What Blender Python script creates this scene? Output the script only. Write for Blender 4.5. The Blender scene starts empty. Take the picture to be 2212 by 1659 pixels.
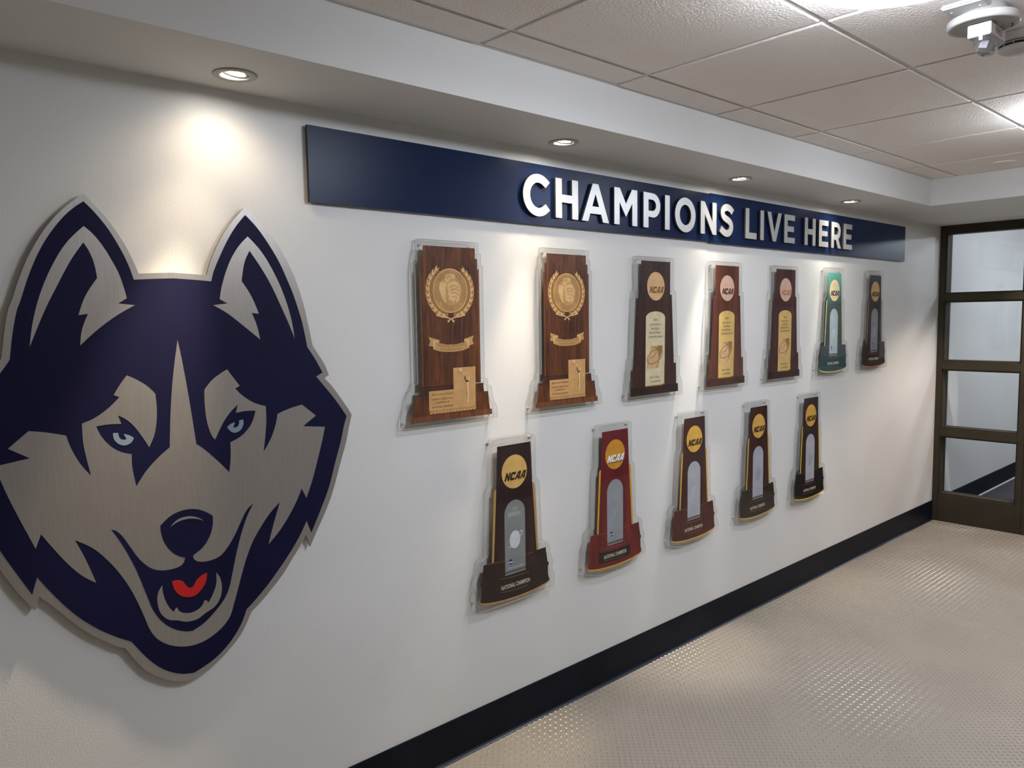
import bpy, bmesh, math, random
from mathutils import Vector, Matrix
from mathutils.geometry import tessellate_polygon

random.seed(7)
S = bpy.context.scene
COL = S.collection
D, H = 2.11, 1.593           # camera distance from the trophy wall, eye height
ZS, ZC = 2.225, 2.383        # soffit underside, tiled ceiling
XE = 6.235                   # plane of the glazed partition

# ------------------------------------------------------------------ camera
cam_d = bpy.data.cameras.new('camera'); cam = bpy.data.objects.new('camera', cam_d); COL.objects.link(cam)
cam_d.sensor_width = 36.0; cam_d.lens = 26.787; cam_d.clip_start = 0.02
R_ = Matrix(((0.74069, -0.671684, -0.0148), (-0.069041, -0.054184, -0.996141), (0.66829, 0.738854, -0.086507)))
right, down, fwd = R_[0], R_[1], R_[2]
mw = Matrix.Identity(4)
for i in range(3):
    mw[i][0] = right[i]; mw[i][1] = -down[i]; mw[i][2] = -fwd[i]
mw.translation = Vector((0, -D, H)); cam.matrix_world = mw
S.camera = cam

# ------------------------------------------------------------------ world, exposure, lamps
W = bpy.data.worlds.new('world'); S.world = W; W.use_nodes = True
W.node_tree.nodes['Background'].inputs[0].default_value = (0.75, 0.82, 1.0, 1)
W.node_tree.nodes['Background'].inputs[1].default_value = 0.05
S.view_settings.view_transform = 'Standard'; S.view_settings.look = 'None'
S.view_settings.gamma = 1.0; S.view_settings.use_curve_mapping = False
S.view_settings.exposure = 0.12
S.cycles.use_denoising = True
S.cycles.max_bounces = 10; S.cycles.transparent_max_bounces = 32
S.cycles.diffuse_bounces = 5; S.cycles.sample_clamp_indirect = 6.0

LAMP_EMIT = 50.0             # round ceiling lamps (cool white)
SPOT_W = 48.0                # recessed downlights
WARM = (1.0, 0.80, 0.56); NEUT = (1.0, 0.90, 0.76)
SPOTS = [(-0.36, WARM, 1.0), (0.834, WARM, 1.0), (2.046, WARM, 1.0), (3.232, NEUT, 0.9), (4.395, NEUT, 1.0)]
AIM = [-14, -14, -9, -7, -3]   # degrees each gimbal leans along the wall
CONES = [(.36, 2.6, .085), (.24, 3.2, .075), (.25, 1.5, .09), (.20, 2.4, .12), (.15, 0.7, .15)]   # core, narrow beam, spill of each lamp
YSPOT = -0.146
END_W = 85.0

# ------------------------------------------------------------------ materials
def srgb(r, g, b):
    def f(c):
        c /= 255.0
        return c / 12.92 if c <= 0.04045 else ((c + 0.055) / 1.055) ** 2.4
    return (f(r), f(g), f(b), 1)

def mat(name, col, rough=0.5, metal=0.0, spec=0.5, coat=0.0, build=None):
    m = bpy.data.materials.new(name); m.use_nodes = True
    nt = m.node_tree; b = nt.nodes['Principled BSDF']
    b.inputs['Base Color'].default_value = col
    b.inputs['Roughness'].default_value = rough
    b.inputs['Metallic'].default_value = metal
    b.inputs['Specular IOR Level'].default_value = spec
    b.inputs['Coat Weight'].default_value = coat
    if build: build(nt, b)
    return m

def N(nt, t, **kw):
    n = nt.nodes.new(t)
    for k, v in kw.items():
        if k in n.inputs: n.inputs[k].default_value = v
        else: setattr(n, k, v)
    return n

def noise_col(c1, c2, scale=(1, 1, 1), nscale=8, detail=6, bump=0.0, bscale=None, bdist=0.001, lo=0.35, hi=0.65, dist=0.0):
    def build(nt, b):
        tc = N(nt, 'ShaderNodeTexCoord'); mp = N(nt, 'ShaderNodeMapping'); mp.inputs['Scale'].default_value = scale
        nt.links.new(tc.outputs['Object'], mp.inputs['Vector'])
        nz = N(nt, 'ShaderNodeTexNoise', Scale=nscale, Detail=detail, Distortion=dist)
        nt.links.new(mp.outputs[0], nz.inputs['Vector'])
        rp = N(nt, 'ShaderNodeValToRGB')
        rp.color_ramp.elements[0].position = lo; rp.color_ramp.elements[1].position = hi
        rp.color_ramp.elements[0].color = c1; rp.color_ramp.elements[1].color = c2
        nt.links.new(nz.outputs['Fac'], rp.inputs[0]); nt.links.new(rp.outputs[0], b.inputs['Base Color'])
        if bump:
            nb = N(nt, 'ShaderNodeTexNoise', Scale=bscale or nscale, Detail=3.0)
            nt.links.new(tc.outputs['Object'], nb.inputs['Vector'])
            bp = N(nt, 'ShaderNodeBump', Strength=bump, Distance=bdist)
            nt.links.new(nb.outputs['Fac'], bp.inputs['Height']); nt.links.new(bp.outputs[0], b.inputs['Normal'])
    return build

M = {}
M['wall'] = mat('wall_paint', (1, 1, 1, 1), 0.42, spec=0.35, build=noise_col((0.70, 0.70, 0.685, 1), (0.73, 0.73, 0.715, 1), nscale=2.5, bump=0.35, bscale=190, bdist=0.0012))
M['soffit'] = mat('soffit_paint', (0.72, 0.72, 0.70, 1), 0.6, build=noise_col((0.69, 0.69, 0.675, 1), (0.72, 0.72, 0.705, 1), nscale=2, bump=0.2, bscale=190, bdist=0.0008))
M['tile'] = mat('ceiling_tile', (0.6, 0.58, 0.55, 1), 0.75, build=noise_col((0.80, 0.74, 0.69, 1), (0.84, 0.78, 0.73, 1), nscale=1.7, bump=0.7, bscale=120, bdist=0.0045))
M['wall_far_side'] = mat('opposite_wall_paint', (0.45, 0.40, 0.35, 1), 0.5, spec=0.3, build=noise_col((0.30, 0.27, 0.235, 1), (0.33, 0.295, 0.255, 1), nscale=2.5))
M['tee'] = mat('ceiling_grid_metal', (0.62, 0.60, 0.58, 1), 0.4)
M['dark_gap'] = mat('dark_gap', (0.03, 0.03, 0.03, 1), 0.9)
M['floor'] = mat('floor_rubber', (0.3, 0.27, 0.24, 1), 0.42, spec=0.5, build=noise_col((0.315, 0.277, 0.230, 1), (0.340, 0.300, 0.250, 1), nscale=3.0, bump=0.15, bscale=400, bdist=0.0005))
M['tread'] = mat('floor_tread', (0.33, 0.30, 0.255, 1), 0.27, spec=0.7, build=noise_col((0.31, 0.278, 0.236, 1), (0.35, 0.313, 0.265, 1), nscale=3.0))
M['base'] = mat('baseboard_rubber', (0.004, 0.006, 0.012, 1), 0.42, spec=0.12, build=noise_col((0.003, 0.005, 0.010, 1), (0.006, 0.008, 0.016, 1), nscale=6))
M['basetoe'] = mat('baseboard_toe_highlight', (0.012, 0.017, 0.028, 1), 0.3, spec=0.4)  # lighter than the board: the toe's highlight is put into the colour
M['bronze'] = mat('bronze_paint', (0.05, 0.043, 0.033, 1), 0.55, spec=0.08, build=noise_col((0.045, 0.038, 0.026, 1), (0.053, 0.045, 0.031, 1), nscale=9))
M['carpet'] = mat('navy_carpet', (0.01, 0.012, 0.03, 1), 0.9, build=noise_col((0.010, 0.012, 0.028, 1), (0.02, 0.022, 0.045, 1), nscale=60))
M['whitep'] = mat('white_plastic', (0.50, 0.49, 0.48, 1), 0.4, spec=0.3)
M['greyp'] = mat('grey_plastic', (0.45, 0.44, 0.43, 1), 0.5)
M['black'] = mat('black', (0.01, 0.01, 0.015, 1), 0.6)
M['redp'] = mat('red_print', srgb(150, 14, 40), 0.5)

def brushed(c1, c2, sc):
    def build(nt, b):
        tc = N(nt, 'ShaderNodeTexCoord'); mp = N(nt, 'ShaderNodeMapping'); mp.inputs['Scale'].default_value = sc
        nt.links.new(tc.outputs['Object'], mp.inputs['Vector'])
        nz = N(nt, 'ShaderNodeTexNoise', Scale=9.0, Detail=6.0); nt.links.new(mp.outputs[0], nz.inputs['Vector'])
        rp = N(nt, 'ShaderNodeValToRGB'); rp.color_ramp.elements[0].color = c1; rp.color_ramp.elements[1].color = c2
        rp.color_ramp.elements[0].position = 0.3; rp.color_ramp.elements[1].position = 0.7
        nt.links.new(nz.outputs['Fac'], rp.inputs[0]); nt.links.new(rp.outputs[0], b.inputs['Base Color'])
        mr = N(nt, 'ShaderNodeMapRange'); mr.inputs['To Min'].default_value = 0.36; mr.inputs['To Max'].default_value = 0.46
        nt.links.new(nz.outputs['Fac'], mr.inputs['Value']); nt.links.new(mr.outputs[0], b.inputs['Roughness'])
        b.inputs['Anisotropic'].default_value = 0.5
    return build
M['alu'] = mat('brushed_aluminium', (0.6, 0.58, 0.55, 1), 0.42, metal=0.75, build=brushed((0.42, 0.40, 0.375, 1), (0.47, 0.45, 0.425, 1), (26, 1, 1.2)))
M['alu_letter'] = mat('brushed_aluminium_letter', (0.8, 0.8, 0.8, 1), 0.4, metal=0.55, build=brushed((0.50, 0.50, 0.50, 1), (0.58, 0.58, 0.58, 1), (26, 1, 1.2)))
M['alu_side'] = mat('letter_return', (0.10, 0.09, 0.075, 1), 0.45, metal=0.5)
M['navy'] = mat('navy_vinyl', (0.006, 0.006, 0.035, 1), 0.6, spec=0.14, build=noise_col((0.0052, 0.0052, 0.030, 1), (0.0066, 0.0066, 0.036, 1), nscale=4))
M['banner'] = mat('navy_panel', (0.004, 0.014, 0.055, 1), 0.32, spec=0.14, build=noise_col((0.004, 0.0135, 0.052, 1), (0.005, 0.015, 0.058, 1), nscale=3))
M['banner_edge'] = mat('panel_edge', (0.004, 0.004, 0.006, 1), 0.5)
M['red'] = mat('red_vinyl', srgb(178, 18, 18), 0.5)
M['iris'] = mat('pale_blue_vinyl', srgb(122, 140, 158), 0.5)

def acrylic(name, base, diff, tint=(1, 1, 1, 1)):
    m = bpy.data.materials.new(name); m.use_nodes = True; nt = m.node_tree; nt.nodes.clear()
    out = N(nt, 'ShaderNodeOutputMaterial'); tr = N(nt, 'ShaderNodeBsdfTransparent'); tr.inputs[0].default_value = tint
    gl = N(nt, 'ShaderNodeBsdfGlossy', Roughness=0.03); lw = N(nt, 'ShaderNodeLayerWeight', Blend=0.5)
    pw = N(nt, 'ShaderNodeMath', operation='POWER'); pw.inputs[1].default_value = 5.0
    nt.links.new(lw.outputs['Facing'], pw.inputs[0])
    ma = N(nt, 'ShaderNodeMath', operation='MULTIPLY_ADD'); ma.inputs[1].default_value = 0.5; ma.inputs[2].default_value = base
    nt.links.new(pw.outputs[0], ma.inputs[0])
    mx = N(nt, 'ShaderNodeMixShader'); nt.links.new(ma.outputs[0], mx.inputs[0])
    nt.links.new(tr.outputs[0], mx.inputs[1]); nt.links.new(gl.outputs[0], mx.inputs[2])
    last = mx
    if diff:
        df = N(nt, 'ShaderNodeBsdfDiffuse'); df.inputs[0].default_value = (0.8, 0.8, 0.77, 1)
        m2 = N(nt, 'ShaderNodeMixShader'); m2.inputs[0].default_value = diff
        nt.links.new(mx.outputs[0], m2.inputs[1]); nt.links.new(df.outputs[0], m2.inputs[2]); last = m2
    nt.links.new(last.outputs[0], out.inputs[0])
    return m
M['acr_face'] = acrylic('clear_acrylic_face', 0.035, 0.0, (0.998, 0.999, 0.998, 1))
M['acr_side'] = acrylic('clear_acrylic_edge', 0.15, 0.05, (0.95, 0.955, 0.94, 1))
M['acr_back'] = acrylic('acrylic_edge_dark_line', 0.25, 0.30, (0.35, 0.34, 0.32, 1))  # dark line at the back edge of a block, put into the colour
M['acr_rim'] = acrylic('acrylic_edge_highlight', 0.40, 0.55, (0.9, 0.9, 0.88, 1))  # bright light along the front edge of a block, put into the colour
M['glass'] = acrylic('window_glass', 0.05, 0.0, (0.93, 0.95, 0.95, 1))
M['lens'] = acrylic('clear_lens', 0.30, 0.06, (0.72, 0.73, 0.80, 1))

def emis(name, col, s):
    m = bpy.data.materials.new(name); m.use_nodes = True; nt = m.node_tree; nt.nodes.clear()
    e = N(nt, 'ShaderNodeEmission'); e.inputs[0].default_value = (*col, 1); e.inputs[1].default_value = s
    o = N(nt, 'ShaderNodeOutputMaterial'); nt.links.new(e.outputs[0], o.inputs[0]); return m
M['lampglow'] = emis('lamp_diffuser', (0.84, 0.895, 1.0), LAMP_EMIT)
M['bulb'] = emis('downlight_bulb', (1.0, 0.94, 0.82), 70.0)

def wood(name, c1, c2, c3, sc=(14, 1, 1.6)):
    def build(nt, b):
        tc = N(nt, 'ShaderNodeTexCoord'); mp = N(nt, 'ShaderNodeMapping'); mp.inputs['Scale'].default_value = sc
        nt.links.new(tc.outputs['Object'], mp.inputs['Vector'])
        nz = N(nt, 'ShaderNodeTexNoise', Scale=2.6, Detail=9.0, Distortion=1.6); nt.links.new(mp.outputs[0], nz.inputs['Vector'])
        rp = N(nt, 'ShaderNodeValToRGB'); e = rp.color_ramp.elements
        e[0].position = 0.32; e[0].color = c1; e[1].position = 0.68; e[1].color = c3
        n = e.new(0.5); n.color = c2
        nt.links.new(nz.outputs['Fac'], rp.inputs[0]); nt.links.new(rp.outputs[0], b.inputs['Base Color'])
    return mat(name, c2, 0.45, spec=0.3, build=build)
M['walnut'] = wood('walnut_print', srgb(58, 30, 14), srgb(92, 50, 24), srgb(118, 68, 34))
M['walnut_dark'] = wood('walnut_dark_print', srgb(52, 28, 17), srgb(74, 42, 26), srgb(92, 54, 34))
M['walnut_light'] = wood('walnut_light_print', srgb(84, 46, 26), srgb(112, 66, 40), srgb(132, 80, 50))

# ------------------------------------------------------------------ object helpers
def tag(o, label=None, cat=None, group=None, kind=None):
    if label: o['label'] = label
    if cat: o['category'] = cat
    if group: o['group'] = group
    if kind: o['kind'] = kind
    return o

def obj(name, me, mats, parent=None, loc=None, rot=None):
    if isinstance(me, bmesh.types.BMesh):
        d = bpy.data.meshes.new(name); me.to_mesh(d); me.free(); me = d
    for m in (mats if isinstance(mats, (list, tuple)) else [mats]): me.materials.append(m)
    o = bpy.data.objects.new(name, me); COL.objects.link(o)
    if parent: o.parent = parent
    if loc: o.location = loc
    if rot: o.rotation_euler = rot
    return o

def empty(name, loc, label, cat, group=None, rot=None):
    o = bpy.data.objects.new(name, None); COL.objects.link(o); o.location = loc
    o.empty_display_size = 0.05
    if rot: o.rotation_euler = rot
    return tag(o, label, cat, group)

def box(bm, x0, x1, y0, y1, z0, z1, mi=0):
    vs = [bm.verts.new(p) for p in ((x0, y0, z0), (x1, y0, z0), (x1, y1, z0), (x0, y1, z0), (x0, y0, z1), (x1, y0, z1), (x1, y1, z1), (x0, y1, z1))]
    for f in ((0, 3, 2, 1), (4, 5, 6, 7), (0, 1, 5, 4), (1, 2, 6, 5), (2, 3, 7, 6), (3, 0, 4, 7)):
        fc = bm.faces.new([vs[i] for i in f]); fc.material_index = mi
    return vs

def boxo(name, x0, x1, y0, y1, z0, z1, m, parent=None, bevel=0.0):
    bm = bmesh.new(); box(bm, x0, x1, y0, y1, z0, z1)
    if bevel: bmesh.ops.bevel(bm, geom=list(bm.edges), offset=bevel, segments=2, affect='EDGES')
    return obj(name, bm, m, parent)

def area2(p):
    return sum(p[i][0] * p[(i + 1) % len(p)][1] - p[(i + 1) % len(p)][0] * p[i][1] for i in range(len(p)))

def slab(bm, loops, y0, y1, side_mi=0):
    """polygon (first loop) with holes in the x-z plane, from y0 (back) to y1 (front, smaller y)."""
    loops = [list(l) if area2(l) > 0 else list(reversed(l)) for l in loops]
    flat = [p for l in loops for p in l]
    tris = tessellate_polygon([[Vector((p[0], p[1], 0)) for p in l] for l in loops])
    f = [bm.verts.new((p[0], y1, p[1])) for p in flat]; b = [bm.verts.new((p[0], y0, p[1])) for p in flat]
    for t in tris:
        a = flat[t[0]]; c = flat[t[1]]; d = flat[t[2]]
        s = (c[0] - a[0]) * (d[1] - a[1]) - (d[0] - a[0]) * (c[1] - a[1])
        t = t if s > 0 else (t[0], t[2], t[1])
        try:
            bm.faces.new([f[i] for i in t]); bm.faces.new([b[i] for i in reversed(t)])
        except ValueError: pass
    k = 0
    for li, l in enumerate(loops):
        n = len(l)
        for i in range(n):
            i0, i1 = k + i, k + (i + 1) % n
            q = [f[i0], b[i0], b[i1], f[i1]]
            if li: q.reverse()
            try: fc = bm.faces.new(q); fc.material_index = side_mi
            except ValueError: pass
        k += n

def slabo(name, loops, y0, y1, mats, parent=None, side_mi=0, loc=None):
    bm = bmesh.new()
    if loops and isinstance(loops[0][0], (int, float)): loops = [loops]
    slab(bm, loops, y0, y1, side_mi)
    return obj(name, bm, mats, parent, loc)

def circle(cx, cz, r, n=32, rz=None, a0=0, a1=2 * math.pi):
    rz = rz or r
    full = abs(a1 - a0 - 2 * math.pi) < 1e-6
    k = n if full else n + 1
    return [(cx + r * math.cos(a0 + (a1 - a0) * i / n), cz + rz * math.sin(a0 + (a1 - a0) * i / n)) for i in range(k)]

def stroke(pts, w):
    """closed outline of a polyline drawn with width w"""
    L, Rr = [], []
    n = len(pts)
    for i, p in enumerate(pts):
        a = pts[max(0, i - 1)]; c = pts[min(n - 1, i + 1)]
        dx, dz = c[0] - a[0], c[1] - a[1]; l = math.hypot(dx, dz) or 1
        ww = w[i] if isinstance(w, (list, tuple)) else w
        nx, nz = -dz / l * ww / 2, dx / l * ww / 2
        L.append((p[0] + nx, p[1] + nz)); Rr.append((p[0] - nx, p[1] - nz))
    return L + Rr[::-1]

def lathe(bm, prof, cx=0, cy=0, n=40, mi=0):
    """profile [(r, z)] turned round the vertical axis"""
    rings = []
    for r, z in prof:
        rings.append([bm.verts.new((cx + r * math.cos(2 * math.pi * i / n), cy + r * math.sin(2 * math.pi * i / n), z)) for i in range(n)] if r > 1e-6 else [bm.verts.new((cx, cy, z))])
    for a, b in zip(rings, rings[1:]):
        for i in range(n):
            j = (i + 1) % n
            q = [a[i % len(a)], a[j % len(a)], b[j % len(b)], b[i % len(b)]]
            u = []
            for v in q:
                if v not in u: u.append(v)
            if len(u) > 2:
                try: fc = bm.faces.new(u); fc.material_index = mi; fc.smooth = True
                except ValueError: pass

def spline(s, k=1e-4):
    """string of 'x,z' points, c = sharp corner -> dense polygon (Catmull-Rom between corners)"""
    P = []
    for t in s.split():
        c = t.endswith('c'); x, z = t.rstrip('c').split(','); P.append((float(x) * k, float(z) * k, c))
    n = len(P); out = []
    for i in range(n):
        p1, p2 = P[i], P[(i + 1) % n]
        p0 = P[i - 1] if not p1[2] else None; p3 = P[(i + 2) % n] if not p2[2] else None
        L = math.hypot(p2[0] - p1[0], p2[1] - p1[1])
        steps = 5 if (p0 or p3) and L > 0.004 else 1
        def tan(a, b, L2):
            l = math.hypot(b[0] - a[0], b[1] - a[1]) or 1
            return ((b[0] - a[0]) / l * L2, (b[1] - a[1]) / l * L2)
        m1 = tan(p0, p2, L) if p0 else None; m2 = tan(p1, p3, L) if p3 else None
        ch = (p2[0] - p1[0], p2[1] - p1[1])
        if m1 is None and m2 is None: m1 = m2 = ch
        elif m1 is None: m1 = (1.5 * ch[0] - 0.5 * m2[0], 1.5 * ch[1] - 0.5 * m2[1])
        elif m2 is None: m2 = (1.5 * ch[0] - 0.5 * m1[0], 1.5 * ch[1] - 0.5 * m1[1])
        for j in range(steps):
            t = j / steps; h00 = 2*t**3 - 3*t*t + 1; h10 = t**3 - 2*t*t + t; h01 = -2*t**3 + 3*t*t; h11 = t**3 - t*t
            out.append((h00*p1[0] + h10*m1[0] + h01*p2[0] + h11*m2[0], h00*p1[1] + h10*m1[1] + h01*p2[1] + h11*m2[1]))
    return out

_dg = None
def text_bm(bm, s, cx, cz, w, h, y, bold=0.0, shear=0.0, th=0.0002, arc=None):
    """append lettering (flat print) fitted to a w x h box centred on cx, cz; arc = (cx, cz, r, mid_angle, span, inward)"""
    cu = bpy.data.curves.new('t', 'FONT'); cu.body = s; cu.size = 1.0; cu.offset = bold; cu.shear = shear; cu.resolution_u = 2
    o = bpy.data.objects.new('t', cu); COL.objects.link(o)
    me = bpy.data.meshes.new_from_object(o.evaluated_get(bpy.context.evaluated_depsgraph_get()))
    COL.objects.unlink(o); bpy.data.objects.remove(o); bpy.data.curves.remove(cu)
    if not len(me.vertices): return
    xs = [v.co.x for v in me.vertices]; zs = [v.co.y for v in me.vertices]
    x0, x1, z0, z1 = min(xs), max(xs), min(zs), max(zs)
    vs = []
    for v in me.vertices:
        u = (v.co.x - x0) / (x1 - x0) - 0.5; t = (v.co.y - z0) / (z1 - z0) - 0.5
        if arc:
            ax, az, r, mid, span, inward = arc
            a = mid - u * span * (-1 if inward else 1); rr = r + t * h * (-1 if inward else 1)
            vs.append(bm.verts.new((ax + rr * math.cos(a), y, az + rr * math.sin(a))))
        else:
            vs.append(bm.verts.new((cx + u * w, y, cz + t * h)))
    for p in me.polygons:
        try: bm.faces.new([vs[i] for i in p.vertices])
        except ValueError: pass
    bpy.data.meshes.remove(me)

def texto(name, items, y, m, parent):
    bm = bmesh.new()
    for it in items: text_bm(bm, *it[:5], y, **(it[5] if len(it) > 5 else {}))
    return obj(name, bm, m, parent)
# outlines of the dog-head sign, in tenths of a millimetre on the wall (x, z); c marks a sharp corner
HEAD = {
    'plate': '4984,19096c 5161,18903 5406,18619 5634,18287 5864,17886 6039,17474 6135,17197c 6548,17223 6988,17245c 7415,17226 7856,17197c 7965,17541 8117,17885 8319,18256 8543,18588 8791,18878 8983,19089c 9193,18940 9396,18743 9681,18437 9953,18104 10160,17741 10367,17328 10551,16825 10672,16401 10761,15974 10839,15584 10904,15188c 11085,14924 11266,14630 11419,14278c 11261,14193c 11509,13927 11769,13571 11985,13260 12159,12980c 12064,12682 11945,12217 11703,11519 11396,10639 11097,10020 10838,9569 10586,9103c 10450,9487c 10356,9337 10202,9122 9960,8820 9690,8476 9399,8195 9056,7881 8660,7585c 8550,7357 8337,7021 8032,6720 7637,6430 7255,6240 6843,6163 6450,6274 6075,6518 5753,6811 5487,7217 5302,7546c 5071,7685 4844,7878 4493,8182 4193,8523 3939,8845 3689,9161 3479,9406c 3407,9150 3358,9096c 3216,9333 2987,9731 2735,10255 2306,11228 1977,12144 1826,13059c 2199,13641 2522,13999c 2432,14081c 2641,14498 3060,15166c 3178,15897 3270,16319 3345,16493 3527,17034 3742,17545 3989,18003 4253,18392 4534,18709 4798,18950',
    'navy': '4974,18907c 5185,18683 5447,18337 5674,17938 5882,17469 6014,17040c 6529,17074 6980,17097c 7468,17074 7976,17038c 8068,17341 8248,17732 8452,18128 8703,18530 9006,18896c 9325,18577 9628,18169 9934,17669 10178,17135 10362,16676 10575,15976 10662,15567 10734,15145c 10939,14843 11203,14365c 10991,14254c 11263,13924 11591,13518 11973,12961c 11859,12635 11755,12239 11518,11545 11281,10828 10951,10131 10634,9522c 10496,9919c 10247,9496 9913,9050 9556,8643 9181,8250 8787,7900 8532,7706c 8351,7314 8041,6914 7596,6564 6986,6330c 6634,6420 6252,6646 5890,7019 5452,7684c 5047,7958 4603,8332 4179,8797 3777,9372 3463,9888c 3339,9491c 3057,10069 2762,10702 2379,11699 2084,12497 1950,13042c 2280,13580 2607,13959c 2508,14053c 2772,14488 3015,14821 3227,15134c 3315,15719 3431,16261 3519,16493 3694,17018 3931,17592 4200,18075 4523,18511 4788,18771',
    'light_ear_a': '4938,18312c 5118,18152 5309,17898 5499,17557 5687,17128 5822,16570c 5614,16437c 6005,16395c 5575,16143 5137,15815 4701,15411c 4764,15802 4918,16182c 4707,16154c 4883,16619 5169,17062c 5115,17440 5020,17721 4909,17917c 4605,17461 4286,16854 4008,16295 3638,15414c 3733,15982 3907,16611 4169,17247 4520,17857',
    'light_ear_b': '9049,18305c 9426,17906 9752,17376 10031,16757 10237,16079 10340,15425c 10056,16129 9591,17132 9085,17913c 8924,17582 8819,17060c 9075,16653 9277,16153c 9072,16178c 9208,15804 9284,15421c 8795,15835 8385,16165 7995,16395c 8388,16441c 8181,16564c 8286,17012 8498,17566 8754,17990',
    'face': '7008,15481c 7106,14863 7230,13865 7358,12645c 7521,12512 7784,12245 8013,11990 8219,11741c 8275,12138 8290,12584c 8538,12682 8756,12843 8936,13073 9056,13400c 8761,13419 8484,13391c 8549,13618c 8325,13422 8130,13177 7998,12948 7870,12708c 7774,12851 7674,13224 7637,13666 7645,14103c 7847,14337 8073,14502 8295,14624c 8463,14378 8628,14142c 8497,14078c 8698,13860 9005,13639 9365,13502c 9358,13051 9301,12571 9237,12186c 9477,12550 9625,12896 9713,13244c 10108,13373 10491,13447c 10926,13078c 10496,12797c 11214,12705c 11113,12316 10900,11632 10722,11109 10515,10618c 10374,10932c 10176,10545 9872,10088 9577,9742 9268,9455c 9452,10034 9670,10640c 9358,10372 9071,10029 8814,9662 8610,9235 8460,8826 8308,8366 8188,8007 8026,7604 7727,7325 7299,7140 6891,7122 6458,7265 6128,7520 5933,7831 5790,8281 5578,8901 5362,9379 5074,9865 4714,10315 4311,10623c 4514,10102 4723,9437c 4416,9697 4108,10089 3844,10505 3604,10916c 3473,10586c 3200,11334 3001,11911 2865,12369 2776,12683c 3482,12782c 3061,13062c 3496,13430c 3870,13353 4272,13232c 4361,12904 4539,12496 4758,12170c 4677,12644 4632,13006 4630,13492c 4924,13603 5214,13794 5391,13953 5510,14073c 5381,14139c 5550,14402 5715,14617c 5949,14487 6187,14311 6377,14097c 6394,13753 6370,13372 6297,13017 6151,12705c 5994,13013 5800,13318 5621,13506 5453,13612c 5521,13389c 5226,13407 4941,13388c 5045,13123 5230,12862 5456,12684 5724,12583c 5718,12255 5791,11731c 6033,12078 6340,12389 6666,12644c 6716,13376 6793,14143 6880,14753',
    'mouth': '5136,10722c 5248,10667 5395,10488 5559,10179 5747,9835 5944,9586 6126,9448 6362,9372 6654,9367 6830,9431 6909,9598c 6720,9691 6533,9876 6390,10141 6330,10384 6322,10591c 6581,10798 6855,10890 7155,10892 7430,10797 7698,10605c 7688,10349 7602,10071 7406,9791 7116,9611c 7160,9473 7334,9380 7620,9368 7860,9435 8084,9644 8287,9930 8466,10251 8676,10596 8864,10734c 8668,10404 8480,9945 8318,9429 8184,8909 8054,8446 7877,8136 7571,7836 7300,7641 6998,7519c 6762,7578 6473,7747 6218,8018 6022,8372 5901,8765 5782,9179 5624,9673 5423,10171 5262,10503',
    'nose_glint': '6561,10505c 6770,10671 7020,10710 7269,10642 7454,10506c 7267,10595 7017,10643 6767,10607',
    'tongue': '6534,9030c 6686,9025 6807,8963 6911,8805 6996,8730 7086,8761 7155,8876 7290,8990 7468,9041c 7421,8797 7296,8613 7111,8487 6909,8495 6714,8604 6588,8795',
    'teeth': '6286,8981c 6285,8820 6342,8545 6429,8338 6544,8176c 6572,8246 6630,8280c 6691,8155 6837,8067 7038,8039 7246,8115 7366,8290c 7422,8262 7458,8185c 7598,8399 7704,8672 7715,8990c 7817,8807 7853,8552 7804,8265 7634,8037 7366,7920 7154,7817 6875,7817 6630,7920 6389,8014 6206,8242 6139,8572 6177,8822',
    'iris_a': '5314,13180c 5435,13166c 5452,13058 5507,12992 5575,12978 5623,12992c 5558,13129c 5683,13084 5797,12999c 5725,12885 5584,12831 5433,12884 5331,13017',
    'iris_b': '8565,13167c 8683,13186c 8680,13038 8591,12892 8442,12836 8321,12881 8219,13015c 8309,13087 8445,13131c 8392,12996c 8449,12980 8534,13022 8562,13102',
}
# ================================================================== SETTING
def struct(o): o['kind'] = 'structure'; return o
XL, YN, XF = -2.4, -2.82, 10.2
struct(boxo('wall_back', XL, XF, 0.0, 0.12, 0, 2.6, M['wall']))
struct(boxo('wall_left', XL - 0.1, XL, YN, 0.0, 0, 2.6, M['wall']))
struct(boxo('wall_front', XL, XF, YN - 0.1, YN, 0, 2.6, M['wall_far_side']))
struct(boxo('wall_right', XE, XE + 0.13, YN, -1.62, 0, ZS, M['wall']))
struct(boxo('wall_far', XF, XF + 0.1, YN, 0.0, 0, 2.6, M['wall']))
floor = struct(boxo('floor', XL, XE + 0.02, YN, 0.0, -0.05, 0.0, M['floor']))

# tread-plate relief moulded into the floor covering: one low lozenge every 15 mm, turned 45 degrees alternately
def tread():
    V, F = [], []
    st = 0.0147
    nx = int((XE - 0.75) / st); ny = int(2.5 / st)
    for i in range(nx):
        for j in range(ny):
            if (i + j) % 2: continue
            x = 0.75 + i * st; y = -0.018 - j * st
            if y < -0.35 - (x - 0.75) * 0.9: continue
            a = math.radians(-45 if i % 2 == 0 else 45)
            ca, sa = math.cos(a), math.sin(a); L, Wd, hh = 0.0098, 0.0034, 0.0022
            k = len(V)
            for u, v, z in ((-L, 0, 0.0001), (0, -Wd, 0.0001), (L, 0, 0.0001), (0, Wd, 0.0001), (-L * 0.45, 0, hh), (L * 0.45, 0, hh)):
                V.append((x + u * ca - v * sa, y + u * sa + v * ca, z))
            F += [(k, k + 1, k + 4), (k + 1, k + 5, k + 4), (k + 1, k + 2, k + 5), (k + 2, k + 3, k + 5), (k + 3, k + 4, k + 5), (k + 3, k, k + 4)]
    me = bpy.data.meshes.new('tread_relief'); me.from_pydata(V, [], F)
    o = obj('tread_relief', me, M['tread'], floor); o['kind'] = 'stuff'
tread()

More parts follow.
